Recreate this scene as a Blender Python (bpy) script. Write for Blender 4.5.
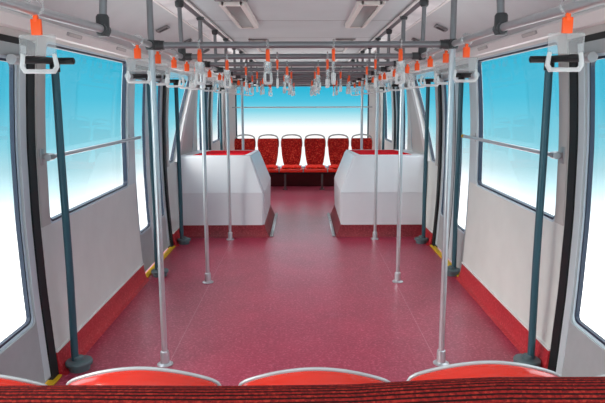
import bpy, bmesh, math, random
from mathutils import Vector, Matrix
random.seed(7)
S = bpy.context.scene
COL = S.collection
PI = math.pi
for o in list(bpy.data.objects): bpy.data.objects.remove(o)

# ------------------------------------------------------------------ camera
cd = bpy.data.cameras.new('camera'); cam = bpy.data.objects.new('camera', cd); COL.objects.link(cam)
cd.sensor_width = 36.0; cd.lens = 600.0/605.0*36.0; cd.clip_start = 0.05
cam.location = (0.0, 0.0, 1.5)
PITCH = math.atan(99.5/600.0)
cam.rotation_euler = (Matrix.Rotation(PI/2-PITCH, 4, 'X') @ Matrix.Rotation(math.radians(-0.2), 4, 'Z')).to_euler()
S.camera = cam

# ------------------------------------------------------------------ view transform
S.view_settings.view_transform = 'Standard'; S.view_settings.look = 'None'
S.view_settings.gamma = 1.0; S.view_settings.exposure = 0.0; S.view_settings.use_curve_mapping = False

# ------------------------------------------------------------------ sky (graded from white haze to cyan)
W = bpy.data.worlds.new('sky'); S.world = W; W.use_nodes = True
nt = W.node_tree; N = nt.nodes; L = nt.links; N.clear()
def mnode(op, a=None, b=None, tree=None, clamp=False):
    n = (tree or nt).nodes.new('ShaderNodeMath'); n.operation = op; n.use_clamp = clamp
    for i, v in enumerate((a, b)):
        if v is None: continue
        if isinstance(v, (int, float)): n.inputs[i].default_value = v
        else: (tree or nt).links.new(v, n.inputs[i])
    return n.outputs[0]
tc = N.new('ShaderNodeTexCoord'); sp = N.new('ShaderNodeSeparateXYZ'); L.new(tc.outputs['Generated'], sp.inputs[0])
ax = mnode('ABSOLUTE', sp.outputs[0])
wd = mnode('ADD', mnode('MULTIPLY', mnode('MAXIMUM', mnode('SUBTRACT', ax, 0.11), 0.0), 0.55), 0.040)
wd = mnode('MINIMUM', wd, 0.18)
t = mnode('ADD', mnode('MULTIPLY', mnode('DIVIDE', sp.outputs[2], wd), 0.5), 0.56)
cr = N.new('ShaderNodeValToRGB'); L.new(mnode('MULTIPLY', t, 1.0, clamp=True), cr.inputs[0])
SKYWHITE = 1.12
e = cr.color_ramp.elements
e[0].position = 0.0; e[0].color = (SKYWHITE, SKYWHITE, SKYWHITE*1.0, 1)
e[1].position = 1.0; e[1].color = (0.03, 0.47, 0.70, 1)
for p, c in ((0.06, (1.05, 1.08, 1.12)), (0.20, (0.62, 0.88, 0.94)), (0.38, (0.25, 0.70, 0.84)), (0.58, (0.08, 0.56, 0.77)), (0.80, (0.035, 0.49, 0.71))):
    k = e.new(p); k.color = (*c, 1)
# higher up the sky brightens to a pale glare
cr2 = N.new('ShaderNodeValToRGB'); L.new(sp.outputs[2], cr2.inputs[0])
cr2.color_ramp.elements[0].position = 0.14; cr2.color_ramp.elements[0].color = (0, 0, 0, 1)
cr2.color_ramp.elements[1].position = 0.40; cr2.color_ramp.elements[1].color = (1, 1, 1, 1)
mx = N.new('ShaderNodeMixRGB'); L.new(cr2.outputs[0], mx.inputs[0]); L.new(cr.outputs[0], mx.inputs[1])
mx.inputs[2].default_value = (2.8, 2.95, 3.1, 1)
# sunlit pale concrete far below the horizon is brighter than the haze
mr = N.new('ShaderNodeMapRange'); L.new(sp.outputs[2], mr.inputs[0])
for i_, v_ in ((1, -0.10), (2, -0.34), (3, 1.0), (4, 3.1)): mr.inputs[i_].default_value = v_
bg = N.new('ShaderNodeBackground'); L.new(mx.outputs[0], bg.inputs[0]); L.new(mr.outputs[0], bg.inputs[1])
wo = N.new('ShaderNodeOutputWorld'); L.new(bg.outputs[0], wo.inputs[0])

# soft hazy sun from the left
sd = bpy.data.lights.new('sun', 'SUN'); sd.energy = 5.0; sd.angle = math.radians(60); sd.color = (1.0, 0.94, 0.87)
so = bpy.data.objects.new('sun', sd); COL.objects.link(so)
so.rotation_euler = Vector((0.85, 0.35, -0.42)).to_track_quat('-Z', 'Y').to_euler()
so.location = (-6, 0, 5)

# ------------------------------------------------------------------ materials
def srgb(r, g, b):
    f = lambda c: (c/255/12.92) if c/255 <= 0.04045 else ((c/255+0.055)/1.055)**2.4
    return (f(r), f(g), f(b), 1)
def mat(name, col, rough=0.5, metal=0.0, noise=0.0, nscale=20, bump=0.0, coat=0.0, spec=0.5):
    m = bpy.data.materials.new(name); m.use_nodes = True
    t = m.node_tree; b = t.nodes['Principled BSDF']
    b.inputs['Base Color'].default_value = col; b.inputs['Roughness'].default_value = rough
    b.inputs['Metallic'].default_value = metal; b.inputs['Coat Weight'].default_value = coat
    b.inputs['Specular IOR Level'].default_value = spec
    g = t.nodes.new('ShaderNodeNewGeometry')
    n = t.nodes.new('ShaderNodeTexNoise'); n.inputs['Scale'].default_value = nscale; n.inputs['Detail'].default_value = 4
    t.links.new(g.outputs['Position'], n.inputs['Vector'])
    if noise:
        r = t.nodes.new('ShaderNodeValToRGB')
        r.color_ramp.elements[0].position = 0.3; r.color_ramp.elements[1].position = 0.7
        r.color_ramp.elements[0].color = tuple(c*(1-noise) for c in col[:3])+(1,)
        r.color_ramp.elements[1].color = tuple(min(1, c*(1+noise)) for c in col[:3])+(1,)
        t.links.new(n.outputs[0], r.inputs[0]); t.links.new(r.outputs[0], b.inputs['Base Color'])
    if bump:
        bp = t.nodes.new('ShaderNodeBump'); bp.inputs['Strength'].default_value = bump; bp.inputs['Distance'].default_value = 0.002
        t.links.new(n.outputs[0], bp.inputs['Height']); t.links.new(bp.outputs[0], b.inputs['Normal'])
    return m
def mixramp(t, src, stops, const=False):
    r = t.nodes.new('ShaderNodeValToRGB'); el = r.color_ramp.elements
    if const: r.color_ramp.interpolation = 'CONSTANT'
    el[0].position, el[0].color = stops[0]; el[1].position, el[1].color = stops[-1]
    for p, c in stops[1:-1]: k = el.new(p); k.color = c
    t.links.new(src, r.inputs[0]); return r.outputs[0]
def mixc(t, fac, a, b, mode='MIX'):
    m = t.nodes.new('ShaderNodeMixRGB'); m.blend_type = mode
    for i, v in enumerate((fac, a, b)):
        if isinstance(v, (int, float)): m.inputs[i].default_value = v
        elif isinstance(v, tuple): m.inputs[i].default_value = v
        else: t.links.new(v, m.inputs[i])
    return m.outputs[0]

M = {}
M['wall'] = mat('wall_laminate', srgb(222, 226, 222), 0.45, noise=0.03, nscale=6)
M['pillar'] = mat('pillar_paint', srgb(196, 194, 190), 0.45, noise=0.03, nscale=6)
M['ceil_side'] = mat('cove_laminate', srgb(190, 196, 198), 0.5, noise=0.03, nscale=5)
M['trim'] = mat('white_trim', srgb(228, 226, 224), 0.4)
M['aluminium'] = mat('door_aluminium', srgb(176, 174, 176), 0.42, metal=0.25, noise=0.03, nscale=30)
M['stile'] = mat('door_stile', srgb(206, 218, 222), 0.35, metal=0.1)
M['leaf'] = mat('door_leaf_paint', srgb(168, 174, 176), 0.5, noise=0.04, nscale=14)
M['rubber'] = mat('black_rubber', srgb(14, 22, 24), 0.55)
M['gasket'] = mat('window_gasket', srgb(22, 40, 62), 0.4)
M['bevel'] = mat('window_edge', srgb(206, 226, 236), 0.25)
M['chrome'] = mat('satin_steel', srgb(206, 212, 216), 0.28, metal=0.7, noise=0.03, nscale=40)
M['railsteel'] = mat('brushed_rail', srgb(176, 178, 180), 0.32, metal=0.6, noise=0.03, nscale=40)
M['bar'] = mat('dark_grey_tube', srgb(124, 128, 132), 0.34, metal=0.45)
M['teal'] = mat('slate_coated_tube', srgb(52, 92, 104), 0.35, metal=0.2)
M['tealbase'] = mat('slate_base', srgb(84, 102, 106), 0.45)
M['joint'] = mat('joint_casting', srgb(60, 64, 66), 0.45, metal=0.3)
M['yellow'] = mat('yellow_edging', srgb(214, 172, 20), 0.6)
M['orange'] = mat('orange_clip', srgb(255, 92, 20), 0.4)
M['box'] = mat('housing_white', srgb(240, 246, 250), 0.35, noise=0.015, nscale=4)
M['boxshade'] = mat('housing_low_shaded', srgb(228, 232, 236), 0.4, noise=0.015, nscale=4)  # same white, toned down: shading of the upright lower body put into the colour
M['redpanel'] = mat('red_top_panel', srgb(232, 16, 36), 0.9, spec=0.05)
M['plastic'] = mat('red_shell', srgb(212, 42, 22), 0.16, coat=0.5)
M['rim'] = mat('grey_rim', srgb(188, 196, 198), 0.3, metal=0.2)
M['handle'] = mat('pale_handle', srgb(160, 164, 162), 0.45)
M['frame'] = mat('dark_frame', srgb(46, 26, 28), 0.6)
M['leg'] = mat('seat_leg', srgb(92, 84, 84), 0.45, metal=0.3)
M['darkred'] = mat('rear_kick', srgb(84, 20, 26), 0.65, noise=0.1)
M['lens'] = mat('lamp_lens', srgb(118, 122, 122), 0.3)
M['lampframe'] = mat('lamp_frame', srgb(216, 212, 208), 0.4)
M['warmframe'] = mat('lamp_tip', srgb(206, 170, 150), 0.4)
M['duct'] = mat('duct_silver', srgb(250, 252, 255), 0.25, metal=0.0, noise=0.25, nscale=4)
M['ductdark'] = mat('duct_slot', srgb(92, 92, 98), 0.5)
M['vent'] = mat('vent_grey', srgb(120, 116, 118), 0.5)
M['hdark'] = mat('header_black', srgb(24, 26, 26), 0.6)

def floor_mat(name, base, dark, light, seam=True, rough=0.31):
    m = bpy.data.materials.new(name); m.use_nodes = True; t = m.node_tree; b = t.nodes['Principled BSDF']
    g = t.nodes.new('ShaderNodeNewGeometry'); P = g.outputs['Position']
    n1 = t.nodes.new('ShaderNodeTexNoise'); n1.inputs['Scale'].default_value = 3.0; n1.inputs['Detail'].default_value = 3
    n2 = t.nodes.new('ShaderNodeTexVoronoi'); n2.inputs['Scale'].default_value = 110
    n3 = t.nodes.new('ShaderNodeTexNoise'); n3.inputs['Scale'].default_value = 60; n3.inputs['Detail'].default_value = 5
    for n in (n1, n2, n3): t.links.new(P, n.inputs['Vector'])
    c = mixramp(t, n1.outputs[0], [(0.3, dark), (0.7, base)])
    c = mixc(t, mixramp(t, n3.outputs[0], [(0.45, (0, 0, 0, 1)), (0.7, (0.45, 0.45, 0.45, 1))]), c, light)
    sepc = t.nodes.new('ShaderNodeSeparateColor'); t.links.new(n2.outputs['Color'], sepc.inputs[0])
    fl = mixramp(t, sepc.outputs[0], [(0.0, (0, 0, 0, 1)), (0.88, (0, 0, 0, 1)), (0.92, (0.6, 0.6, 0.6, 1))])
    c = mixc(t, fl, c, light)
    if seam:
        s = t.nodes.new('ShaderNodeSeparateXYZ'); t.links.new(P, s.inputs[0])
        a = mnode('ABSOLUTE', s.outputs[0], tree=t); d = mnode('ABSOLUTE', mnode('SUBTRACT', a, 0.78, tree=t), tree=t)
        ln = mnode('LESS_THAN', d, 0.003, tree=t)
        c = mixc(t, mnode('MULTIPLY', ln, 0.18, tree=t), c, srgb(225, 190, 195))
    t.links.new(c, b.inputs['Base Color'])
    b.inputs['Roughness'].default_value = rough
    bp = t.nodes.new('ShaderNodeBump'); bp.inputs['Strength'].default_value = 0.25; bp.inputs['Distance'].default_value = 0.001
    t.links.new(n3.outputs[0], bp.inputs['Height']); t.links.new(bp.outputs[0], b.inputs['Normal'])
    return m
M['floor'] = floor_mat('speckled_red_vinyl', srgb(160, 44, 72), srgb(142, 38, 64), srgb(198, 100, 122))
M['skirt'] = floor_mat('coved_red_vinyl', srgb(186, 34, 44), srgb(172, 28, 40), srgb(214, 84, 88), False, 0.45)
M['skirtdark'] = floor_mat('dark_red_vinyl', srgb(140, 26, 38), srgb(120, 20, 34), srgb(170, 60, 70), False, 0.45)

# ceiling with cross seams every 1.35 m
def ceiling_mat():
    m = mat('ceiling_laminate', srgb(190, 182, 182), 0.5)
    t = m.node_tree; b = t.nodes['Principled BSDF']
    g = t.nodes.new('ShaderNodeNewGeometry'); s = t.nodes.new('ShaderNodeSeparateXYZ'); t.links.new(g.outputs['Position'], s.inputs[0])
    d = mnode('ABSOLUTE', mnode('SUBTRACT', mnode('MODULO', mnode('ADD', s.outputs[1], 11.99, tree=t), 1.38, tree=t), 0.69, tree=t), tree=t)
    ln = mnode('LESS_THAN', d, 0.008, tree=t)
    n = t.nodes.new('ShaderNodeTexNoise'); n.inputs['Scale'].default_value = 2.0; t.links.new(g.outputs['Position'], n.inputs['Vector'])
    c = mixramp(t, n.outputs[0], [(0.3, srgb(182, 191, 194)), (0.7, srgb(190, 199, 202))])
    c = mixc(t, ln, c, srgb(96, 90, 92)); t.links.new(c, b.inputs['Base Color'])
    return m
M['ceiling'] = ceiling_mat()

def fabric(name, a, b_, c_, scale, ribs=False):
    m = bpy.data.materials.new(name); m.use_nodes = True; t = m.node_tree; b = t.nodes['Principled BSDF']
    g = t.nodes.new('ShaderNodeNewGeometry')
    v = t.nodes.new('ShaderNodeTexVoronoi'); v.inputs['Scale'].default_value = scale; t.links.new(g.outputs['Position'], v.inputs['Vector'])
    n = t.nodes.new('ShaderNodeTexNoise'); n.inputs['Scale'].default_value = scale*0.8; n.inputs['Detail'].default_value = 5
    t.links.new(g.outputs['Position'], n.inputs['Vector'])
    sc = t.nodes.new('ShaderNodeSeparateColor'); t.links.new(v.outputs['Color'], sc.inputs[0])
    c = mixramp(t, n.outputs[0], [(0.38, b_), (0.6, a)])
    c = mixc(t, mixramp(t, sc.outputs[0], [(0.80, (0, 0, 0, 1)), (0.86, (0.8, 0.8, 0.8, 1))]), c, c_)
    if ribs:
        at = t.nodes.new('ShaderNodeAttribute'); at.attribute_name = 'rib'
        n4 = t.nodes.new('ShaderNodeTexNoise'); n4.inputs['Scale'].default_value = 120; t.links.new(g.outputs['Position'], n4.inputs['Vector'])
        w = mnode('ADD', at.outputs['Fac'], mnode('MULTIPLY', n4.outputs[0], 0.5, tree=t), tree=t)
        c = mixc(t, mixramp(t, w, [(0.45, (0, 0, 0, 1)), (0.85, (1, 1, 1, 1))]), srgb(30, 10, 10), c)
    t.links.new(c, b.inputs['Base Color']); b.inputs['Roughness'].default_value = 0.9
    b.inputs['Specular IOR Level'].default_value = 0.15
    bp = t.nodes.new('ShaderNodeBump'); bp.inputs['Strength'].default_value = 0.5; bp.inputs['Distance'].default_value = 0.002
    t.links.new(n.outputs[0], bp.inputs['Height']); t.links.new(bp.outputs[0], b.inputs['Normal'])
    return m
M['fabric'] = fabric('speckled_red_moquette', srgb(166, 26, 22), srgb(112, 14, 14), srgb(206, 70, 52), 75)
M['seatfab'] = fabric('bright_red_seat_cloth', srgb(224, 40, 26), srgb(196, 28, 20), srgb(240, 90, 66), 75)
M['knit'] = fabric('ribbed_red_cloth', srgb(132, 28, 24), srgb(96, 18, 18), srgb(150, 44, 34), 160, True)

def glass(name, tint, fac, rough=0.02, white=0.0):
    m = bpy.data.materials.new(name); m.use_nodes = True; t = m.node_tree; t.nodes.clear()
    tr = t.nodes.new('ShaderNodeBsdfTransparent'); tr.inputs[0].default_value = tint
    gl = t.nodes.new('ShaderNodeBsdfGlossy'); gl.inputs['Roughness'].default_value = rough
    lw = t.nodes.new('ShaderNodeFresnel'); lw.inputs[0].default_value = 1.3
    f = mnode('MULTIPLY', lw.outputs[0], fac, tree=t, clamp=True)
    mxs = t.nodes.new('ShaderNodeMixShader'); t.links.new(f, mxs.inputs[0]); t.links.new(tr.outputs[0], mxs.inputs[1]); t.links.new(gl.outputs[0], mxs.inputs[2])
    last = mxs.outputs[0]
    if white:
        df = t.nodes.new('ShaderNodeBsdfTranslucent'); df.inputs[0].default_value = (0.93, 0.96, 0.96, 1)
        d2 = t.nodes.new('ShaderNodeBsdfDiffuse'); d2.inputs[0].default_value = (0.93, 0.96, 0.96, 1)
        a = t.nodes.new('ShaderNodeMixShader'); a.inputs[0].default_value = 0.5
        t.links.new(df.outputs[0], a.inputs[1]); t.links.new(d2.outputs[0], a.inputs[2])
        m2 = t.nodes.new('ShaderNodeMixShader'); m2.inputs[0].default_value = white
        t.links.new(last, m2.inputs[1]); t.links.new(a.outputs[0], m2.inputs[2]); last = m2.outputs[0]
    o = t.nodes.new('ShaderNodeOutputMaterial'); t.links.new(last, o.inputs[0])
    return m
M['glass'] = glass('window_glass', (0.985, 0.99, 0.99, 1), 0.10)
M['clear'] = glass('clear_strap_plastic', (0.95, 0.97, 0.97, 1), 1.3, 0.1, 0.20)
M['milky'] = glass('milky_strap_plastic', (0.92, 0.94, 0.94, 1), 1.5, 0.15, 0.7)

# ------------------------------------------------------------------ mesh helpers
def finish(name, bm, m, parent=None, smooth=True, loc=None):
    bmesh.ops.recalc_face_normals(bm, faces=bm.faces[:])
    me = bpy.data.meshes.new(name); bm.to_mesh(me); bm.free()
    ms = m if isinstance(m, (list, tuple)) else [m]
    for k in ms: me.materials.append(k)
    if smooth:
        for p in me.polygons: p.use_smooth = True
        try: me.set_sharp_from_angle(angle=math.radians(35))
        except Exception: pass
    o = bpy.data.objects.new(name, me); COL.objects.link(o)
    if parent is not None: o.parent = parent
    if loc is not None: o.location = loc
    return o
def tag(o, label, cat, group=None):
    o['label'] = label; o['category'] = cat
    if group: o['group'] = group
    return o
def empty(name, loc=(0, 0, 0)):
    o = bpy.data.objects.new(name, None); COL.objects.link(o); o.location = loc; o.empty_display_size = 0.1
    return o
def box(bm, c, s, bev=0.0, rot=None, seg=2):
    r = bmesh.ops.create_cube(bm, size=1.0)
    vs = r['verts']
    for v in vs: v.co = Vector((v.co.x*s[0], v.co.y*s[1], v.co.z*s[2]))
    if bev:
        es = list({e for v in vs for e in v.link_edges})
        r2 = bmesh.ops.bevel(bm, geom=es, offset=bev, segments=seg, affect='EDGES', profile=0.5)
        vs = list({v for f in r2['faces'] for v in f.verts} | {v for v in vs if v.is_valid})
        seen = set(); st = list(vs)
        while st:
            v = st.pop()
            if v in seen: continue
            seen.add(v)
            for e_ in v.link_edges: st.append(e_.other_vert(v))
        vs = list(seen)
    for v in vs:
        if rot is not None: v.co = rot @ v.co
        v.co += Vector(c)
    return vs
def tube(bm, pts, r, seg=14, cap=True, closed=False):
    pts = [Vector(p) for p in pts]; n = len(pts); rings = []
    rr = r if isinstance(r, (list, tuple)) else [r]*n
    prev = None
    for i, p in enumerate(pts):
        if closed: d = pts[(i+1) % n]-pts[i-1]
        elif i == 0: d = pts[1]-pts[0]
        elif i == n-1: d = pts[-1]-pts[-2]
        else: d = (pts[i+1]-pts[i]).normalized()+(pts[i]-pts[i-1]).normalized()
        d.normalize()
        if prev is None:
            up = Vector((0, 0, 1)) if abs(d.z) < 0.9 else Vector((1, 0, 0))
            a = d.cross(up).normalized()
        else:
            a = (prev-d*prev.dot(d)).normalized()
        prev = a; b = d.cross(a)
        rings.append([bm.verts.new(p+(a*math.cos(2*PI*k/seg)+b*math.sin(2*PI*k/seg))*rr[i]) for k in range(seg)])
    m = n if closed else n-1
    for i in range(m):
        A = rings[i]; B = rings[(i+1) % n]
        for k in range(seg): bm.faces.new((A[k], A[(k+1) % seg], B[(k+1) % seg], B[k]))
    if cap and not closed:
        bm.faces.new(rings[0][::-1]); bm.faces.new(rings[-1])
def lathe(bm, prof, c, seg=28):
    rings = []
    for r, z in prof:
        rings.append([bm.verts.new((c[0]+r*math.cos(2*PI*k/seg), c[1]+r*math.sin(2*PI*k/seg), c[2]+z)) for k in range(seg)])
    for i in range(len(rings)-1):
        for k in range(seg): bm.faces.new((rings[i][k], rings[i][(k+1) % seg], rings[i+1][(k+1) % seg], rings[i+1][k]))
    bm.faces.new(rings[0][::-1]); bm.faces.new(rings[-1])
def prism(bm, poly, y0, y1, axis='y'):
    a = []; b = []
    for p in poly:
        if axis == 'y': a.append(bm.verts.new((p[0], y0, p[1]))); b.append(bm.verts.new((p[0], y1, p[1])))
        elif axis == 'x': a.append(bm.verts.new((y0, p[0], p[1]))); b.append(bm.verts.new((y1, p[0], p[1])))
        else: a.append(bm.verts.new((p[0], p[1], y0))); b.append(bm.verts.new((p[0], p[1], y1)))
    n = len(poly); bm.faces.new(a[::-1]); bm.faces.new(b)
    for i in range(n): bm.faces.new((a[i], a[(i+1) % n], b[(i+1) % n], b[i]))
def loft(bm, sections, cap=True, closed=True):
    R = [[bm.verts.new(p) for p in s] for s in sections]; n = len(R[0])
    for i in range(len(R)-1):
        for k in range(n if closed else n-1):
            bm.faces.new((R[i][k], R[i][(k+1) % n], R[i+1][(k+1) % n], R[i+1][k]))
    if cap: bm.faces.new(R[0][::-1]); bm.faces.new(R[-1])

# side wall profile: half width at height z
PROF = [(-0.2, 1.355), (0.0, 1.36), (0.13, 1.37), (0.5, 1.392), (0.9, 1.402), (1.3, 1.396), (1.6, 1.376), (1.86, 1.35), (2.3, 1.30)]
def X(z):
    for (a, xa), (b, xb) in zip(PROF, PROF[1:]):
        if a <= z <= b: 
            t = (z-a)/(b-a); return xa+(xb-xa)*t
    return PROF[-1][1]
def rounded(poly, r, seg=6):
    out = []; n = len(poly)
    rr = r if isinstance(r, (list, tuple)) else [r]*n
    for i in range(n):
        p = Vector(poly[i]); a = (Vector(poly[i-1])-p); b = (Vector(poly[(i+1) % n])-p)
        la, lb = a.length, b.length; a.normalize(); b.normalize()
        if rr[i] <= 0: out.append((p.x, p.y)); continue
        ang = a.angle(b); d = min(rr[i]/math.tan(ang/2), la*0.48, lb*0.48)
        p0 = p+a*d; p1 = p+b*d
        for k in range(seg+1):
            t = k/seg; q = p0*(1-t)**2+p*2*t*(1-t)+p1*t*t
            out.append((q.x, q.y))
    return out
def inset(poly, d):   # offset a convex polygon inward (negative: outward)
    n = len(poly); area = sum(poly[i][0]*poly[(i+1) % n][1]-poly[(i+1) % n][0]*poly[i][1] for i in range(n))
    sg = 1 if area > 0 else -1; L_ = []
    for i in range(n):
        a = Vector(poly[i]); b = Vector(poly[(i+1) % n]); e_ = (b-a).normalized(); nrm = Vector((-e_.y, e_.x))*sg
        L_.append((a+nrm*d, e_))
    out = []
    for i in range(n):
        p, u = L_[i-1]; q, v = L_[i]
        den = u.x*v.y-u.y*v.x; t = ((q.x-p.x)*v.y-(q.y-p.y)*v.x)/den
        out.append(((p+u*t).x, (p+u*t).y))
    return out
def sheet(name, outer, holes, m, side, d0, d1, parent=None, smooth=True):
    """a plate in the (y,z) plane with holes, bent to the side wall profile; d0..d1 = offset outward from the profile"""
    cu = bpy.data.curves.new('tmp', 'CURVE'); cu.dimensions = '2D'; cu.fill_mode = 'BOTH'; cu.extrude = 0.5
    for poly in [outer]+list(holes):
        s = cu.splines.new('POLY'); s.points.add(len(poly)-1)
        for i, p in enumerate(poly): s.points[i].co = (p[0], p[1], 0, 1)
        s.use_cyclic_u = True
    o = bpy.data.objects.new('tmp', cu); COL.objects.link(o)
    bpy.context.view_layer.update()
    me = bpy.data.meshes.new_from_object(o.evaluated_get(bpy.context.evaluated_depsgraph_get()))
    bm = bmesh.new(); bm.from_mesh(me)
    bpy.data.objects.remove(o); bpy.data.curves.remove(cu); bpy.data.meshes.remove(me)
    bmesh.ops.remove_doubles(bm, verts=bm.verts[:], dist=1e-5)
    z = 0.05
    while z < 1.95:
        bmesh.ops.bisect_plane(bm, geom=bm.verts[:]+bm.edges[:]+bm.faces[:], plane_co=(0, z, 0), plane_no=(0, 1, 0)); z += 0.1
    for v in bm.verts:
        y, z_, k = v.co.x, v.co.y, v.co.z+0.5
        v.co = Vector((side*(X(z_)+d0+(d1-d0)*k), y, z_))
    return finish(name, bm, m, parent, smooth)
def struct(o): o['kind'] = 'structure'; return o
def rect(y0, y1, z0, z1): return [(y0, z0), (y1, z0), (y1, z1), (y0, z1)]

Y0, Y1 = -0.35, 10.78
WT = 1.84      # top of side glazing

# ------------------------------------------------------------------ floor, ceiling, shell
bm = bmesh.new(); box(bm, (0, (Y0+Y1)/2+0.03, -0.05), (2.94, Y1-Y0+0.1, 0.1)); struct(finish('floor', bm, M['floor']))

bm = bmesh.new()
box(bm, (0, (Y0+Y1)/2, 2.20), (1.60, Y1-Y0, 0.04))
struct(finish('ceiling', bm, M['ceiling']))
SN = {-1: 'left', 1: 'right'}
coves = []
for s in (-1, 1):
    pr = [(0.925, 2.135), (1.05, 2.105), (1.17, 2.05), (1.26, 1.975), (1.325, 1.90), (1.352, 1.865)]
    bm = bmesh.new()
    out = [(x+0.03, z+0.03) for x, z in pr]
    prism(bm, [(s*x, z) for x, z in pr+out[::-1]], Y0, Y1)
    struct(finish('trim_%d' % (1 if s < 0 else 2), bm, M['ceil_side']))

WIN2 = [(6.30, 0.86), (6.50, 0.86), (7.56, WT), (6.30, WT)]
panels = [  # panel y range, list of window openings
    (-0.35, 1.60, [rect(0.0, 1.35, 0.84, WT-0.02)]),
    (3.15, 4.99, [rect(3.265, 4.80, 0.83, WT-0.015)]),
    (6.18, 8.02, [WIN2, [(7.56, 0.90), (7.72, 0.90), (7.965, WT-0.015), (7.90, WT-0.015)]]),
    (9.24, 10.78, [rect(9.42, 10.25, 0.86, WT-0.015)]),
]
doors = [(1.62, 3.15), (5.0, 6.18), (8.03, 9.24)]
wn = 0; dn = 0; tn = 2
for s in (-1, 1):
    # wall = empty parent is avoided: each panel set goes into one wall object per side
    wall = None
    for y0, y1, ops in panels:
        holes = [rounded(h, 0.05) for h in ops]
        p = sheet('wall_%s' % SN[s], rect(y0, y1, 0.13, 1.865), holes, M['wall'] if True else None, s, 0.0, 0.045)
        struct(p)
        if wall is None: wall = p
        for h in ops:
            wn += 1
            ring_out = rounded(h, 0.05); g1 = rounded(inset(h, 0.012), 0.045); g2 = rounded(inset(h, 0.024), 0.035)
            w = empty('window_%d' % wn, (s*X(0.9), (h[0][0]+h[1][0])/2, h[0][1])); struct(w)
            inv = Matrix.Translation(-Vector(w.location))
            fr = sheet('window_frame', ring_out, [g1], M['bevel'], s, 0.002, 0.04, w)
            gk = sheet('gasket', g1, [g2], M['gasket'], s, 0.006, 0.036, w)
            pn = sheet('pane', g2, [], M['glass'], s, 0.020, 0.024, w, False)
            for q in (fr, gk, pn): q.data.transform(inv)
    # header above the doors
    for y0, y1 in doors:
        dn += 1
        d = empty('door_%d' % dn, (s*X(0), (y0+y1)/2, 0)); struct(d); inv = Matrix.Translation(-Vector(d.location))
        def dchild(q): q.data.transform(inv); return q
        def glassframe(name, leaf_rect, hole, parent):
            q = dchild(sheet(name, leaf_rect, [rounded(hole, 0.05)], M['leaf'], s, 0.010 if y1 < 4 else 0.022, 0.05, parent))
            e1 = rounded(inset(hole, 0.014), 0.045); e2 = rounded(inset(hole, 0.026), 0.035)
            dchild(sheet('glazing_bead', rounded(hole, 0.05), [e1], M['bevel'], s, 0.020, 0.045, q))
            dchild(sheet('gasket', e1, [e2], M['gasket'], s, 0.024, 0.045, q))
            dchild(sheet('pane', e2, [], M['glass'], s, 0.032, 0.036, q, False))
            dchild(sheet('stile', rect(hole[1][0]+0.004, leaf_rect[1][0]-0.006, 0.04, 1.775), [], M['stile'], s, 0.007 if y1 < 4 else 0.019, 0.03, q))
            return q
        if y1 < 4: lv = [(1.64, 2.325, 1.72, 2.245), (2.335, 3.065, 2.415, 2.99)]
        else: lv = [(y0+0.01, y0+0.57, y0+0.075, y0+0.455), (y0+0.575, y0+1.10, y0+0.70, y0+1.02)]
        for a, b, c, e_ in lv:
            glassframe('door_leaf', rect(a, b, 0.03, 1.78), rect(c, e_, 0.36, 1.72), d)
        # black rubber seal at the far end, aluminium jamb beyond it
        sl = y1-0.085 if y1 < 4 else y1-0.075
        dchild(sheet('seal', rect(sl, y1-0.005, 0.0, 1.80), [], M['rubber'], s, 0.0, 0.05, d))
        dchild(sheet('closing_edge', rect(lv[0][1]-0.008, lv[1][0]+0.008, 0.03, 1.78), [], M['rubber'], s, 0.018, 0.05, d))
        dchild(sheet('header', rect(y0, y1, 1.81, 1.865), [], M['pillar'], s, 0.0, 0.05, d))
        dchild(sheet('header_slot', rect(y0+0.02, y1-0.02, 1.782, 1.812), [], M['hdark'], s, 0.01, 0.05, d))
        bm = bmesh.new(); box(bm, (s*1.365, (y0+y1)/2, 0.006), (0.05, y1-y0-0.03, 0.012), 0.003)
        dchild(finish('threshold_strip', bm, M['yellow'], d))
    # light trim along the top of the windows
    tn += 1
    bm = bmesh.new()
    prism(bm, [(s*1.353, 1.842), (s*1.318, 1.846), (s*1.300, 1.895), (s*1.312, 1.912), (s*1.335, 1.89), (s*1.353, 1.866)], Y0, Y1)
    struct(finish('trim_%d' % tn, bm, M['trim']))
    # coved skirting in front of every panel
    for k, (y0, y1, ops) in enumerate(panels):
        bm = bmesh.new()
        z = 0.132; prf = [(1.372, z), (1.366, z), (1.360, 0.08), (1.350, 0.035), (1.340, 0.012), (1.315, 0.002), (1.315, -0.01), (1.40, -0.01), (1.40, z)]
        prism(bm, [(s*a, b) for a, b in prf], y0, y1 if y1 < 10 else 10.74)
        struct(finish('baseboard_%s' % SN[s], bm, M['skirt']))
        tn += 1
        bm = bmesh.new(); box(bm, (s*1.366, (y0+y1)/2, 0.137), (0.012, y1-y0, 0.012), 0.003)
        struct(finish('trim_%d' % tn, bm, M['trim']))

# near end of the panels: grey pillar covers beside the doors
for s in (-1, 1):
    for y0, y1 in ((3.152, 3.26), (6.182, 6.28)):
        tn += 1
        struct(sheet('trim_%d' % tn, rect(y0, y1, 0.84, 1.84), [], M['pillar'], s, -0.006, 0.0))
    tn += 1
    struct(sheet('trim_%d' % tn, rect(4.805, 4.988, 0.84, 1.84), [], M['stile'], s, -0.005, 0.0))
    tn += 1
    struct(sheet('trim_%d' % tn, [(6.515, 0.86), (6.66, 0.86), (7.72, 1.84), (7.57, 1.84)], [], M['trim'], s, -0.036, 0.0))
    # the broad raked post between the two windows above the wheel housing
    tn += 1
    pp = sheet('trim_%d' % tn, [(6.60, 0.86), (7.46, 0.86), (7.84, 1.84), (7.66, 1.84)], [], M['pillar'], s, -0.03, 0.0)
    struct(pp)

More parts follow.
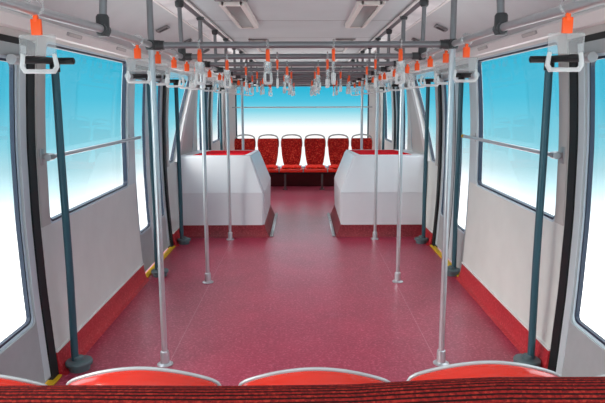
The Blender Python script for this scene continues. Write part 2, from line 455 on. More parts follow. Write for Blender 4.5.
# ------------------------------------------------------------------ rear wall with its wide window
def rearplate(name, outer, holes, m, ya, yb, parent=None):
    cu = bpy.data.curves.new('tmp', 'CURVE'); cu.dimensions = '2D'; cu.fill_mode = 'BOTH'; cu.extrude = 0.5
    for poly in [outer]+holes:
        sp_ = cu.splines.new('POLY'); sp_.points.add(len(poly)-1)
        for i, p in enumerate(poly): sp_.points[i].co = (p[0], p[1], 0, 1)
        sp_.use_cyclic_u = True
    o = bpy.data.objects.new('tmp', cu); COL.objects.link(o); bpy.context.view_layer.update()
    me = bpy.data.meshes.new_from_object(o.evaluated_get(bpy.context.evaluated_depsgraph_get()))
    bm = bmesh.new(); bm.from_mesh(me); bpy.data.objects.remove(o); bpy.data.curves.remove(cu); bpy.data.meshes.remove(me)
    bmesh.ops.remove_doubles(bm, verts=bm.verts[:], dist=1e-5)
    for v in bm.verts: v.co = Vector((v.co.x, ya+(yb-ya)*(v.co.z+0.5), v.co.y))
    return finish(name, bm, m, parent)
RW = [(-1.185, 0.33), (1.185, 0.33), (1.185, 1.79), (-1.185, 1.79)]
struct(rearplate('wall_rear', [(-1.40, 0.0), (1.40, 0.0), (1.40, 1.86), (1.30, 2.0), (1.1, 2.14), (0.92, 2.21), (-0.92, 2.21), (-1.1, 2.14), (-1.30, 2.0), (-1.40, 1.86)],
       [rounded(RW, 0.06)], M['trim'], 10.78, 10.84))
wn += 1
w = empty('window_%d' % wn, (0, 10.8, 0.42)); struct(w); inv = Matrix.Translation(-Vector(w.location))
r1 = rounded(inset(RW, 0.02), 0.05)
for q in (rearplate('window_frame', rounded(RW, 0.06), [r1], M['gasket'], 10.775, 10.83, w), rearplate('pane', r1, [], M['glass'], 10.80, 10.805, w)):
    q.data.transform(inv)
tn += 1
bm = bmesh.new(); box(bm, (0, 10.72, 1.835), (2.6, 0.10, 0.075), 0.008); struct(finish('trim_%d' % tn, bm, M['joint']))
tn += 1
bm = bmesh.new(); box(bm, (0, 10.755, 0.155), (2.66, 0.045, 0.31), 0.005); struct(finish('trim_%d' % tn, bm, M['darkred']))

# rear window guard rail
r = empty('guard_rail', (0, 10.66, 1.41)); tag(r, 'thin horizontal metal guard rail across the rear window', 'rail')
bm = bmesh.new(); tube(bm, [(-1.22, 0, 0), (1.22, 0, 0)], 0.011); finish('rail_tube', bm, M['railsteel'], r)
for sx in (-1, 1):
    bm = bmesh.new(); tube(bm, [(sx*1.22, -0.012, 0), (sx*1.22, 0.12, 0)], 0.013); finish('bracket', bm, M['railsteel'], r)

# ------------------------------------------------------------------ side-window guard rails
for s in (-1, 1):
    r = empty('window_guard_rail', (s*1.345, 3.2, 1.215))
    tag(r, 'slim steel rail across the large %s side window%s' % (SN[s], ', yellow far tip' if s > 0 else ''), 'rail', 'side window guard rails')
    bm = bmesh.new(); tube(bm, [(0, -0.03, 0), (0, 1.80, 0)], 0.0125); finish('rail_tube', bm, M['chrome'], r)
    bm = bmesh.new(); tube(bm, [(0, -0.035, 0), (0, 0.02, 0), (s*0.03, 0.035, 0)], 0.019)
    box(bm, (s*0.046, 0.0, 0), (0.014, 0.04, 0.09), 0.005); tube(bm, [(0, 0, 0), (s*0.05, 0, 0)], 0.014)
    finish('wall_bracket', bm, M['railsteel'], r)
    bm = bmesh.new(); tube(bm, [(0, 1.64, 0), (s*0.05, 1.64, 0)], 0.011); box(bm, (s*0.051, 1.64, 0), (0.01, 0.03, 0.07), 0.004)
    finish('wall_bracket', bm, M['railsteel'], r)
    if s > 0:
        bm = bmesh.new(); tube(bm, [(0, 1.80, 0), (0, 1.85, 0)], 0.014); finish('end_cap', bm, M['yellow'], r)['label'] = 'yellow end tip'

# ------------------------------------------------------------------ wheel housings
for s in (-1, 1):
    side = SN[s]
    h = empty('wheel_housing', (s*0.9, 7.3, 0))
    tag(h, 'white boxy wheel housing with red skirt and top, %s of the aisle' % side, 'wheel housing', 'wheel housings either side of the aisle')
    inv = Matrix.Translation(-Vector(h.location))
    def hc(q): q.data.transform(inv); return q
    yf, yb = 6.62, 7.98
    # rings from bottom to top: outer wall end, aisle end; front y, back y
    def ring(z, xo, xi, f, b): return [(s*xo, f, z), (s*xi, f, z), (s*xi, b, z), (s*xo, b, z)]
    bm = bmesh.new()
    secs = [ring(0.128, 1.362, 0.432, yf, yb), ring(0.50, 1.383, 0.424, yf, yb), ring(0.50+0.004, 1.383, 0.424, yf+0.001, yb)]
    loft(bm, secs[:2], True)
    bmesh.ops.bevel(bm, geom=[e_ for e_ in bm.edges if abs(e_.verts[0].co.z-e_.verts[1].co.z) > 0.1 and abs(abs(e_.verts[0].co.x)-0.43) < 0.02], offset=0.02, segments=4, affect='EDGES')
    hc(finish('lower_body', bm, M['boxshade'], h))
    bm = bmesh.new()
    loft(bm, [ring(0.502, 1.383, 0.424, yf, yb), ring(0.885, 1.392, 0.562, yf+0.05, yb), ring(0.903, 1.392, 0.578, yf+0.066, yb)], True)
    bmesh.ops.bevel(bm, geom=[e_ for e_ in bm.edges if abs(e_.verts[0].co.z-e_.verts[1].co.z) > 0.1 and abs(e_.verts[0].co.x) < 0.6 and abs(e_.verts[1].co.x) < 0.6], offset=0.02, segments=4, affect='EDGES')
    def slope(bm_):
        for v_ in bm_.verts:
            k_ = (v_.co.z-0.502)/0.4
            v_.co.z -= 0.045*max(0, v_.co.y-yf-0.07)/(yb-yf)*max(0, k_)
    slope(bm)
    hc(finish('upper_body', bm, M['box'], h))
    # rim round the red top
    bm = bmesh.new()
    rimz = 0.903
    ob = [(1.385, yf+0.07), (0.58, yf+0.07), (0.58, yb-0.01), (1.385, yb-0.01)]
    ib = [(1.24, yf+0.095), (0.645, yf+0.095), (0.615, yb-0.06), (1.20, yb-0.06)]
    for i in range(4):
        a, b = ob[i], ob[(i+1) % 4]; c, d = ib[(i+1) % 4], ib[i]
        prism(bm, [(s*p[0], p[1]) for p in (a, b, c, d)], rimz-0.002, rimz+0.014, 'z')
    slope(bm)
    hc(finish('top_rim', bm, M['box'], h))
    bm = bmesh.new(); prism(bm, [(s*p[0], p[1]) for p in ib], rimz, rimz+0.012, 'z'); slope(bm); hc(finish('top_panel', bm, M['redpanel'], h))['label'] = 'red inset panel on top'
    # flared skirt
    bm = bmesh.new()
    loft(bm, [ring(0.001, 1.355, 0.375, yf-0.035, yb), ring(0.03, 1.358, 0.388, yf-0.022, yb), ring(0.09, 1.362, 0.415, yf-0.010, yb), ring(0.135, 1.364, 0.425, yf-0.006, yb)], True)
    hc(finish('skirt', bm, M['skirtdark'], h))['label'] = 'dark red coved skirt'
    bm = bmesh.new(); box(bm, (s*0.352, (yf+yb)/2, 0.008), (0.035, yb-yf+0.02, 0.012), 0.003)
    for k in range(8): lathe(bm, [(0.009, 0), (0.009, 0.004), (0.003, 0.007)], (s*0.352, yf+0.08+k*0.19, 0.013), 10)
    hc(finish('edge_strip', bm, M['railsteel'], h))['label'] = 'studded metal edging strip on the floor'

# ------------------------------------------------------------------ grab poles
RX = 0.80; RZ = 1.80
PY = [3.26, 4.85, 6.45, 8.06]
ordn = ['nearest', 'second', 'third', 'farthest']
CB = [3.28, 4.10, 4.92, 5.72, 6.52, 7.32, 8.12, 8.92, 9.70]
PY = [CB[0], CB[2]-0.035, CB[4]-0.035, CB[6]]
for s in (-1, 1):
    for k, y in enumerate(PY):
        p = empty('grab_pole', (s*RX, y, 0))
        tag(p, '%s silver grab pole from floor to ceiling in the %s row along the aisle' % (ordn[k], SN[s]), 'pole', 'silver grab poles along the aisle')
        bm = bmesh.new(); tube(bm, [(0, 0, 0.05), (0, 0, 1.775)], 0.0165, 18); finish('pole_tube', bm, M['chrome'], p)
        bm = bmesh.new(); tube(bm, [(0, 0, 1.825), (0, 0, 2.15)], 0.0165, 18); finish('upper_tube', bm, M['bar'], p)['label'] = 'darker upper length of the pole'
        bm = bmesh.new()
        lathe(bm, [(0.045, 0.0), (0.046, 0.006), (0.040, 0.010), (0.026, 0.013), (0.0255, 0.075), (0.023, 0.083), (0.018, 0.085)], (0, 0, 0.0))
        for a in range(3): lathe(bm, [(0.005, 0), (0.005, 0.004)], (0.034*math.cos(a*2.09), 0.034*math.sin(a*2.09), 0.009), 8)
        finish('base_flange', bm, M['chrome'], p)
        bm = bmesh.new(); lathe(bm, [(0.026, 0), (0.030, 0.008), (0.030, 0.045), (0.022, 0.05)], (0, 0, 1.775)); tube(bm, [(-s*0.0, -0.045, 1.80), (0, 0.045, 1.80)], 0.025)
        tube(bm, [(0, 0, 1.80), (-s*0.045, 0, 1.80)], 0.026)
        finish('joint', bm, M['joint'], p)
        bm = bmesh.new(); lathe(bm, [(0.024, 0), (0.030, 0.01), (0.032, 0.04)], (0, 0, 2.135)); finish('ceiling_socket', bm, M['joint'], p)

# dark coated poles by the doors
DP = [(3.225, 1.298), (5.09, 1.305), (6.30, 1.300), (8.22, 1.31), (9.72, 1.31)]
dn2 = ['nearest', 'second', 'third', 'fourth', 'farthest']
for s in (-1, 1):
    for k, (y, x) in enumerate(DP):
        if k == 1: x = 1.275 if s < 0 else 1.325
        p = empty('door_pole', (s*x, y, 0))
        tag(p, '%s dark slate door pole with a round base along the %s wall' % (dn2[k], SN[s]), 'pole', 'dark slate poles beside the doors')
        bm = bmesh.new(); tube(bm, [(0, 0, 0.05), (-s*0.004, 0, 0.6), (-s*0.0, 0, 1.2), (s*0.0, 0, 1.70)], 0.0205, 18); finish('pole_tube', bm, M['teal'], p)
        bm = bmesh.new()
        lathe(bm, [(0.058, 0.0), (0.060, 0.026), (0.060, 0.030), (0.074, 0.033), (0.075, 0.048), (0.070, 0.054), (0.030, 0.057), (0.028, 0.075), (0.021, 0.08)], (-s*0.022, 0, 0.0), 36)
        finish('round_base', bm, M['tealbase'], p)
        bm = bmesh.new()
        tube(bm, [(-s*0.105, 0, 1.716), (-s*0.10, 0, 1.716), (s*0.0, 0, 1.716), (s*0.012, -0.05, 1.715), (s*(1.345-x), -0.34, 1.70)], [0.011, 0.018, 0.018, 0.018, 0.018], 16)
        tube(bm, [(0, 0, 1.66), (0, 0, 1.715)], 0.026, 16)
        finish('top_grip', bm, M['rubber'], p)['label'] = 'black rubber cross grip'
        q = s*(1.335-x); bm = bmesh.new(); tube(bm, [(q, -0.36, 1.70), (q+s*0.022, -0.36, 1.712)], 0.012); tube(bm, [(q, -0.33, 1.70), (q, -0.40, 1.70)], 0.024)
        finish('top_bracket', bm, M['railsteel'], p)

# ------------------------------------------------------------------ overhead rails, hangers, crossbars
for s in (-1, 1):
    r = empty('overhead_rail', (s*RX, 0, RZ))
    tag(r, 'long overhead grab rail running down the %s side of the aisle' % SN[s], 'rail', 'overhead rails along the aisle')
    bm = bmesh.new()
    tube(bm, [(s*0.10, 0.4, -0.02), (s*0.075, 1.2, -0.018), (s*0.05, 1.9, -0.012), (s*0.03, 2.5, 0.0), (0, 3.2, 0), (0, 5, 0), (0, 7, 0.0), (0, 10.6, 0.0)], 0.0165, 18)
    finish('rail_tube', bm, M['railsteel'], r)
    ys = [1.66, 2.58]+[c for c in CB if all(abs(c-p) > 0.1 for p in PY)]
    for y in ys:
        ox = {1.66: 0.057, 2.58: 0.027}.get(y, 0)*s
        bm = bmesh.new(); tube(bm, [(ox, y, 0.02), (s*0.005, y, 0.34)], 0.0145 if y > 3 else 0.016, 16)
        finish('hanger_post', bm, M['bar'], r)
        bm = bmesh.new(); lathe(bm, [(0.022, -0.028), (0.027, -0.02), (0.027, 0.05), (0.021, 0.06)], (ox, y, 0.0)); tube(bm, [(ox, y-0.035, 0), (ox, y+0.035, 0)], 0.0235)
        finish('tee_joint', bm, M['joint'], r)
        bm = bmesh.new(); lathe(bm, [(0.020, 0), (0.028, 0.01), (0.030, 0.05)], (s*0.005, y, 0.315)); finish('ceiling_socket', bm, M['joint'], r)
    bm = bmesh.new(); tube(bm, [(0, 10.55, 0), (0, 10.77, 0)], 0.024); finish('end_bracket', bm, M['joint'], r)

cbn = ['nearest', 'second', 'third', 'fourth', 'fifth', 'sixth', 'seventh', 'eighth', 'farthest']
for k, y in enumerate(CB):
    r = empty('overhead_crossbar', (0, y, RZ))
    tag(r, '%s grey overhead crossbar spanning the aisle between the two rails' % cbn[k], 'rail', 'overhead crossbars')
    e_ = RX-0.022
    bm = bmesh.new(); tube(bm, [(-e_, 0, 0), (e_, 0, 0)], 0.0175, 16); finish('bar_tube', bm, M['bar'], r)
    for sx in (-1, 1):
        bm = bmesh.new(); tube(bm, [(sx*(e_-0.045), 0, 0), (sx*e_, 0, 0)], 0.024); finish('end_joint', bm, M['joint'], r)

# ------------------------------------------------------------------ hanging straps
def strap_meshes():
    d = {}
    bm = bmesh.new()   # clear clamp ring round the bar
    tube(bm, [(0, 0.0255*math.cos(a*PI/8), 0.0255*math.sin(a*PI/8)-0.0) for a in range(16)], 0.0055, 8, closed=True)
    d['ring'] = bm
    bm = bmesh.new()
    box(bm, (0, 0, -0.062), (0.033, 0.014, 0.05), 0.003); box(bm, (0, 0, -0.034), (0.014, 0.018, 0.026), 0.003)
    d['clip'] = bm
    bm = bmesh.new()   # clear printed-card holder
    box(bm, (0, 0, -0.118), (0.116, 0.010, 0.066), 0.004)
    d['holder'] = bm
    bm = bmesh.new()   # hand loop
    pts = [(-0.050, 0, -0.145), (-0.056, 0, -0.185), (-0.046, 0, -0.200), (0.046, 0, -0.200), (0.056, 0, -0.185), (0.050, 0, -0.145)]
    tube(bm, pts, [0.007, 0.008, 0.0085, 0.0085, 0.008, 0.007], 10)
    d['loop'] = bm
    return d
D = strap_meshes()
proto = {}
for nm, key, m in (('clamp_ring', 'ring', 'clear'), ('clip', 'clip', 'orange'), ('holder', 'holder', 'clear'), ('hand_loop', 'loop', 'milky')):
    o = finish(nm, D[key], M[m]); proto[nm] = o
first = [True]
def strap(x, y, z, rz, tx, label, group):
    r = empty('hanging_strap', (x, y, z)); tag(r, label, 'strap', group)
    r.rotation_euler = (0, 0, rz)
    for nm, p in proto.items():
        if first[0]: c = p
        else: c = p.copy(); COL.objects.link(c)
        c.parent = r; c.rotation_euler = (0, 0, 0)
        c.matrix_local = Matrix.Identity(4) if nm == 'clamp_ring' else Matrix.Rotation(tx, 4, 'X')
        if nm == 'clip': c['label'] = 'bright orange clip'
        if nm == 'holder': hold = c
        if nm == 'hand_loop': c.parent = hold; c.matrix_local = Matrix.Identity(4)
    first[0] = False
on = ['first', 'second', 'third', 'fourth', 'fifth', 'sixth', 'seventh', 'eighth', 'ninth', 'tenth', 'eleventh', 'twelfth', 'thirteenth', 'fourteenth', 'fifteenth', 'sixteenth', 'seventeenth', 'eighteenth']
SY = [1.975, 3.03, 3.42, 3.84, 4.27, 4.66, 5.3, 5.95, 6.28, 6.9, 7.7, 8.5, 9.3]
for s in (-1, 1):
    for k, y in enumerate(SY):
        x = RX + (0.045 if k == 0 else (0.008 if k == 1 else 0)); z = RZ-(0.0 if k == 0 else 0)
        # side-rail straps: the ring circles the rail (runs along y), the holder faces the camera
        a = random.uniform(-0.10, 0.10) if k else 0.02
        st = 'clear hanging strap with orange clip, %s from the near end on the %s overhead rail' % (on[k], SN[s])
        r = empty('hanging_strap', (s*x, y, z)); tag(r, st, 'strap', 'straps on the side rails')
        for nm, p in proto.items():
            if first[0]: c = p
            else: c = p.copy(); COL.objects.link(c)
            c.parent = r
            if nm == 'clamp_ring': c.matrix_local = Matrix.Rotation(PI/2, 4, 'Z')
            else: c.matrix_local = Matrix.Rotation(a*0.5, 4, 'Z') @ Matrix.Rotation(a*0.6, 4, 'X')
            if nm == 'clip': c['label'] = 'bright orange clip'
            if nm == 'holder': hold = c
            if nm == 'hand_loop': c.parent = hold; c.matrix_local = Matrix.Identity(4)
        first[0] = False
XS = [[-0.545, -0.182, 0.168, 0.525], [-0.50, -0.165, 0.170, 0.49], [-0.45, -0.12, 0.13, 0.52], [-0.42, -0.10, 0.12, 0.36],
      [-0.53, -0.19, 0.16, 0.50], [-0.47, -0.14, 0.20, 0.55], [-0.55, -0.17, 0.13, 0.46], [-0.48, -0.12, 0.19, 0.5], [-0.5, -0.16, 0.15, 0.5]]
xn = ['leftmost', 'second from the left', 'third from the left', 'rightmost']
for k, y in enumerate(CB):
    for j, x in enumerate(XS[k]):
        tw = random.uniform(-0.35, 0.35)
        strap(x, y, RZ, PI/2 + tw, 0, 'clear hanging strap with orange clip, %s on the %s crossbar' % (xn[j], cbn[k]), 'straps on the crossbars')
# crossbar straps: their clamp ring has to circle the bar (x axis), the holder hangs edge-on
for o in COL.objects:
    if o.name.startswith('clamp_ring') and o.parent and o.parent.get('group') == 'straps on the crossbars':
        o.matrix_local = Matrix.Rotation(-o.parent.rotation_euler[2], 4, 'Z')

# ------------------------------------------------------------------ ceiling lamps, ducts, vents
lampn = {(-1, 0): 'nearest lamp left of the centre', (1, 0): 'nearest lamp right of the centre'}
for k, y in enumerate((4.22, 6.78, 9.2)):
    for s in (-1, 1):
        t_ = empty('ceiling_lamp', (s*0.475, y, 2.18))
        tag(t_, 'long white framed ceiling lamp with grey lens, %s %s of the centre line' % (['nearest', 'middle', 'farthest'][k], SN[s]), 'lamp', 'ceiling lamps')
        Ln = 1.30
        bm = bmesh.new()
        for sx in (-1, 1):
            prism(bm, [(sx*0.055, -0.035), (sx*0.088, -0.030), (sx*0.094, 0.0), (sx*0.055, 0.0)], 0.0, Ln)
        box(bm, (0, 0.02, -0.018), (0.15, 0.04, 0.034), 0.005); box(bm, (0, Ln-0.02, -0.018), (0.15, 0.04, 0.034), 0.005)
        finish('lamp_frame', bm, M['lampframe'], t_)
        bm = bmesh.new(); box(bm, (0, Ln/2, -0.014), (0.112, Ln-0.07, 0.022), 0.004); finish('lens', bm, M['lens'], t_)
        bm = bmesh.new(); box(bm, (0, -0.03, -0.006), (0.22, 0.06, 0.010), 0.004); finish('end_plate', bm, M['vent'], t_)
for s in (-1, 1):
    t_ = empty('air_duct', (s*0.85, 0, 2.15)); tag(t_, 'silver slotted air duct along the %s edge of the flat ceiling' % SN[s], 'duct', 'ceiling air ducts')
    bm = bmesh.new(); prism(bm, [(s*-0.030, 0.005), (s*0.072, -0.018), (s*0.075, 0.02), (s*-0.03, 0.045)], Y0, Y1-0.01); finish('reflector', bm, M['duct'], t_)
    bm = bmesh.new(); prism(bm, [(s*-0.085, 0.022), (s*-0.085, 0.010), (s*-0.068, 0.010), (s*-0.068, 0.022)], Y0, Y1-0.01); finish('edge_rail', bm, M['trim'], t_)
    bm = bmesh.new(); prism(bm, [(s*-0.068, 0.026), (s*-0.068, 0.014), (s*-0.030, 0.004), (s*-0.030, 0.03)], Y0, Y1-0.01); finish('slot', bm, M['ductdark'], t_)
    bm = bmesh.new(); prism(bm, [(s*0.070, -0.022), (s*0.084, -0.024), (s*0.084, -0.004), (s*0.070, -0.004)], Y0, Y1-0.01); finish('edge_rail', bm, M['trim'], t_)
def nrm_at(x):   # height of the cove at |x|
    pr = [(0.925, 2.135), (1.05, 2.105), (1.17, 2.05), (1.26, 1.975), (1.325, 1.90), (1.352, 1.865)]
    for (a, za), (b, zb) in zip(pr, pr[1:]):
        if a <= x <= b: return za+(zb-za)*(x-a)/(b-a), math.atan2(zb-za, b-a)
    return 2.1, -0.3
vn = 0
for s in (-1, 1):
    for k, y in enumerate((4.9, 5.9, 7.0, 8.2)):
        z, a = nrm_at(1.10)
        v = empty('air_nozzle', (s*1.10, y, z-0.004)); v.rotation_euler = (0, -a*s, 0)
        tag(v, 'small square grey air nozzle, %s from the near end on the %s ceiling slope' % (on[k], SN[s]), 'air vent', 'air nozzles')
        bm = bmesh.new()
        for sx, sy, w_, h_ in ((0, -0.04, 0.1, 0.014), (0, 0.04, 0.1, 0.014), (-0.043, 0, 0.014, 0.08), (0.043, 0, 0.014, 0.08)): box(bm, (sx, sy, -0.008), (w_, h_, 0.016), 0.003)
        finish('bezel', bm, M['vent'], v)
        bm = bmesh.new()
        for q in range(4): box(bm, (0, -0.025+q*0.017, -0.007), (0.075, 0.004, 0.012), rot=None)
        box(bm, (0, 0, -0.001), (0.075, 0.07, 0.002)); finish('louvres', bm, M['joint'], v)
    for k, y in enumerate((3.55, 4.45)):
        v = empty('latch_plate', (s*1.3055, y, 1.880)); v.rotation_euler = (0, s*math.radians(67), 0)
        tag(v, '%s small oval latch on the white trim above the large %s window' % (['nearer', 'farther'][k], SN[s]), 'latch', 'latches above the windows')
        bm = bmesh.new(); prism(bm, rounded([(-0.011, -0.11), (0.011, -0.11), (0.011, 0.11), (-0.011, 0.11)], 0.011), -0.006, 0.004, 'z'); finish('plate', bm, M['aluminium'], v)
        bm = bmesh.new(); prism(bm, rounded([(-0.007, -0.09), (0.007, -0.09), (0.007, 0.09), (-0.007, 0.09)], 0.007), -0.009, -0.005, 'z'); finish('grip', bm, M['pillar'], v)

# ------------------------------------------------------------------ rear seats
def grid_loft(bm, f, nu, nv, thick):
    """closed thick surface from f(u,v)->Vector, u,v in [0,1], normal offset by thick(Vector)"""
    A = [[bm.verts.new(f(i/nu, j/nv)) for i in range(nu+1)] for j in range(nv+1)]
    B = [[bm.verts.new(f(i/nu, j/nv)+thick) for i in range(nu+1)] for j in range(nv+1)]
    for j in range(nv):
        for i in range(nu):
            bm.faces.new((A[j][i], A[j][i+1], A[j+1][i+1], A[j+1][i])); bm.faces.new((B[j][i], B[j+1][i], B[j+1][i+1], B[j][i+1]))
    for j in range(nv):
        bm.faces.new((A[j][0], A[j+1][0], B[j+1][0], B[j][0])); bm.faces.new((A[j][nu], B[j][nu], B[j+1][nu], A[j+1][nu]))
    for i in range(nu):
        bm.faces.new((A[0][i], B[0][i], B[0][i+1], A[0][i+1])); bm.faces.new((A[nv][i], A[nv][i+1], B[nv][i+1], B[nv][i]))
def backw(v):   # half width of the back cushion from bottom (0) to top (1)
    pts = [(0, 0.118), (0.18, 0.142), (0.45, 0.163), (0.75, 0.172), (0.93, 0.170), (1, 0.160)]
    for (a, x), (b, y) in zip(pts, pts[1:]):
        if a <= v <= b: return x+(y-x)*(v-a)/(b-a)
    return 0.16
def make_rear_seat():
    r = empty('bus_seat')
    bm = bmesh.new()   # red shell seat pan, front edge rolled
    def pan(u, v):
        w = 0.195-0.01*v; x = (u*2-1)*w
        y = -0.42+0.42*v; z = 0.375-0.035*(1-abs(2*u-1)**3)*math.sin(PI*min(1, v*1.1))-(0.0 if v > 0.12 else (0.12-v)*0.45)
        return Vector((x, y, z))
    grid_loft(bm, pan, 12, 10, Vector((0, 0, -0.022)))
    box(bm, (0, -0.405, 0.330), (0.385, 0.035, 0.055), 0.012)
    pan_o = finish('seat_pan', bm, M['plastic'], r)
    bm = bmesh.new()
    def cus(u, v):
        x = (u*2-1)*(0.165); y = -0.385+0.33*v
        z = 0.384+0.020*(1-abs(2*u-1)**4)*(1-abs(2*v-1)**4)-0.004*math.cos(u*4*PI)
        return Vector((x, y, z))
    grid_loft(bm, cus, 12, 10, Vector((0, 0, -0.02)))
    finish('seat_cushion', bm, M['seatfab'], pan_o)
    bm = bmesh.new()
    def back(u, v):
        w = backw(v)*1.05+0.003; x = (u*2-1)*w; y = 0.012+0.09*v-0.03*abs(2*u-1)**2; z = 0.355+0.485*v
        return Vector((x, y, z))
    grid_loft(bm, back, 12, 12, Vector((0, 0.018, 0)))
    shell_o = finish('back_shell', bm, M['plastic'], r)
    bm = bmesh.new()
    def bc(u, v):
        w = backw(v); x = (u*2-1)*w
        y = -0.010+0.09*v-0.03*abs(2*u-1)**2-0.018*(1-abs(2*u-1)**4)*(1-abs(2*v-1)**4); z = 0.39+0.455*v
        return Vector((x, y, z))
    grid_loft(bm, bc, 14, 14, Vector((0, 0.022, 0)))
    finish('back_cushion', bm, M['fabric'], shell_o)
    bm = bmesh.new()
    pts = [(-0.178, 0.065, 0.70), (-0.181, 0.08, 0.78), (-0.172, 0.092, 0.838)]
    pts += [(-0.165*math.cos(a*PI/12), 0.10, 0.846+0.062*math.sin(a*PI/12)**0.8) for a in range(1, 12)]
    pts += [(0.172, 0.092, 0.838), (0.181, 0.08, 0.78), (0.178, 0.065, 0.70)]
    tube(bm, pts, 0.0135, 10); finish('grab_handle', bm, M['handle'], r)['label'] = 'pale grey grab handle'
    bm = bmesh.new(); box(bm, (0.205, -0.36, 0.335), (0.018, 0.10, 0.075), 0.006); finish('side_clip', bm, M['handle'], r)
    return r
def copy_thing(src):
    r = src.copy(); COL.objects.link(r)
    for ch in src.children:
        c = ch.copy(); COL.objects.link(c); c.parent = r
        for g in ch.children:
            d = g.copy(); COL.objects.link(d); d.parent = c
    return r
RS = make_rear_seat()
sx = [-1.015+0.413*k for k in range(6)]
sn = ['leftmost', 'second from the left', 'third from the left', 'third from the right', 'second from the right', 'rightmost']
for k, x in enumerate(sx):
    o = RS if k == 0 else copy_thing(RS)
    o.location = (x, 10.56, 0.022)
    tag(o, '%s red speckled fabric seat in the row under the rear window' % sn[k], 'seat', 'rear row of seats')
bpy.context.view_layer.update()
f = empty('seat_frame', (0, 10.35, 0)); tag(f, 'dark steel beam and legs carrying the rear row of seats', 'seat frame')
bm = bmesh.new(); box(bm, (0, 0, 0.292), (2.50, 0.08, 0.05), 0.006); box(bm, (0, 0.28, 0.30), (2.5, 0.04, 0.05), 0.005)
for x in (-1.02, -0.3, 0.34, 1.04): box(bm, (x, 0.14, 0.295), (0.04, 0.30, 0.03), 0.004)
finish('beam', bm, M['frame'], f)
for x in (-0.30, 0.34):
    bm = bmesh.new(); box(bm, (x, -0.03, 0.14), (0.035, 0.035, 0.27), 0.004); box(bm, (x, -0.02, 0.006), (0.09, 0.09, 0.012), 0.003)
    finish('leg', bm, M['leg'], f)

# ------------------------------------------------------------------ near row of moulded seats, backs to the camera
def make_near_seat():
    r = empty('moulded_seat')
    HW = 0.192
    def topz(a): return 0.880-0.052*abs(a)**1.9-0.02*abs(a)**24
    bm = bmesh.new()
    prof = [(0.0, 0.0), (-0.012, -0.003), (-0.030, -0.012), (-0.046, -0.030), (-0.055, -0.06), (-0.055, -0.12), (-0.045, -0.22), (-0.02, -0.34), (0.02, -0.42)]
    def sh(u, v):
        a = 2*u-1; k = v*(len(prof)-1); i = min(int(k), len(prof)-2); f_ = k-i
        dy = prof[i][0]*(1-f_)+prof[i+1][0]*f_; dz = prof[i][1]*(1-f_)+prof[i+1][1]*f_
        w = HW-0.045*v*v
        return Vector((a*w, dy+0.030*a*a, topz(a)+dz+0.0*v))
    grid_loft(bm, sh, 28, 24, Vector((0, 0.016, -0.006)))
    finish('back_shell', bm, M['plastic'], r)
    bm = bmesh.new()
    pts = []
    for i in range(33):
        a = -1+2*i/32; pts.append((a*HW, 0.008+0.030*a*a, topz(a)+0.001))
    pts = [(-HW-0.002, 0.05, topz(1)-0.14), (-HW-0.004, 0.044, topz(1)-0.05)]+pts+[(HW+0.004, 0.044, topz(1)-0.05), (HW+0.002, 0.05, topz(1)-0.14)]
    tube(bm, pts, 0.0045, 10); finish('rim', bm, M['rim'], r)['label'] = 'pale grey rim'
    bm = bmesh.new()
    grid_loft(bm, lambda u, v: Vector(((2*u-1)*0.155, 0.045-0.05*v+0.02*(2*u-1)**2, 0.79-0.33*v)), 10, 10, Vector((0, 0.025, 0)))
    finish('back_cushion', bm, M['fabric'], r)
    bm = bmesh.new()
    grid_loft(bm, lambda u, v: Vector(((2*u-1)*(0.195-0.01*v), 0.0+0.42*v, 0.43-0.02*math.sin(PI*v))), 10, 10, Vector((0, 0, -0.025)))
    finish('seat_pan', bm, M['plastic'], r)
    bm = bmesh.new()
    grid_loft(bm, lambda u, v: Vector(((2*u-1)*0.165, 0.06+0.32*v, 0.445)), 8, 8, Vector((0, 0, -0.025)))
    finish('seat_cushion', bm, M['fabric'], r)
    bm = bmesh.new(); box(bm, (0, 0.20, 0.2), (0.05, 0.05, 0.40), 0.006); box(bm, (0, 0.2, 0.008), (0.16, 0.16, 0.014), 0.004); box(bm, (0, 0.2, 0.392), (0.3, 0.3, 0.02), 0.004)
    finish('pedestal', bm, M['leg'], r)
    return r
NS = make_near_seat()
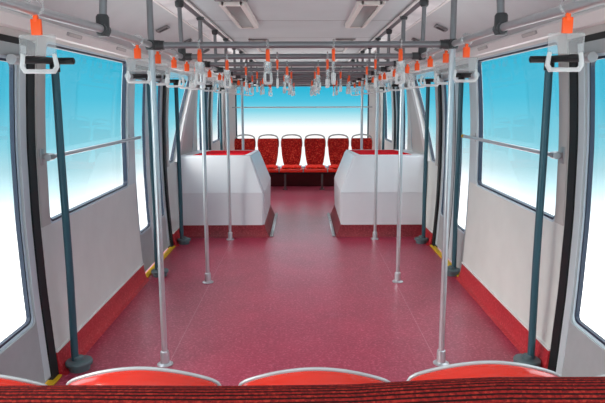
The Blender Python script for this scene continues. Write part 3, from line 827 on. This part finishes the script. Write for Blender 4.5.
for k, x in enumerate((-0.795, -0.387, 0.030, 0.440, 0.852)):
    o = NS if k == 0 else copy_thing(NS)
    o.location = (x, 1.325+[0, 0, 0, 0, 0][k], [-0.012, 0, -0.003, 0.012, -0.005][k])
    tag(o, 'moulded red seat back with grey rim, %s in the near row' % ['leftmost', 'second from the left', 'middle one', 'second from the right', 'rightmost'][k], 'seat', 'near row of moulded seats')

# ------------------------------------------------------------------ upholstered bench at the very front
b = empty('bench_seat', (0, 1.0, 0)); tag(b, 'upholstered bench in ribbed dark red cloth, its backrest along the bottom edge', 'bench')
bm = bmesh.new()
secs = []; nx = 90; ribs = []
for i in range(nx+1):
    x = -1.02+2.04*i/nx
    rise = 0.017*max(0, min(1, (x-0.10)/0.30)) + 0.0012*math.sin(x*9)
    tz = 0.923+rise; pr = []; rb = []
    # the padded roll: down the near face from the back edge, in fine steps so that the rows of yarn are modelled
    path = []
    for a in range(61):
        th = PI-PI*0.98*a/60; path.append((0.145+0.045*math.cos(th), tz-0.032+0.032*math.sin(th), math.cos(th), math.sin(th)))
    path = path[::-1]
    for a in range(1, 60): path.append((0.100-0.00008*a, tz-0.032-0.0014*a, -1, 0))
    L0 = 0
    for q, (yy, zz, ny, nz) in enumerate(path):
        if q: L0 += math.hypot(yy-path[q-1][0], zz-path[q-1][1])
        ph = 0.5+0.5*math.cos(2*PI*(L0+0.0012*math.sin(x*5))/0.0092)
        pr.append((x, yy+ny*0.0014*ph, zz+nz*0.0014*ph)); rb.append(ph)
    pr += [(x, 0.085, 0.46), (x, 0.19, 0.46), (x, 0.19, 0.85)]; rb += [0.5]*3
    secs.append(pr); ribs += rb
loft(bm, secs); bmesh.ops.recalc_face_normals(bm, faces=bm.faces[:])
bk = finish('backrest', bm, M['knit'], b)
at_ = bk.data.attributes.new('rib', 'FLOAT', 'POINT'); at_.data.foreach_set('value', ribs)
bm = bmesh.new(); box(bm, (0, -0.15, 0.44), (2.04, 0.46, 0.11), 0.03, seg=4); finish('seat_cushion', bm, M['knit'], b)
bm = bmesh.new(); box(bm, (0, -0.12, 0.19), (1.98, 0.38, 0.38), 0.01); box(bm, (0, 0.12, 0.24), (1.98, 0.08, 0.46), 0.01); finish('base', bm, M['frame'], b)
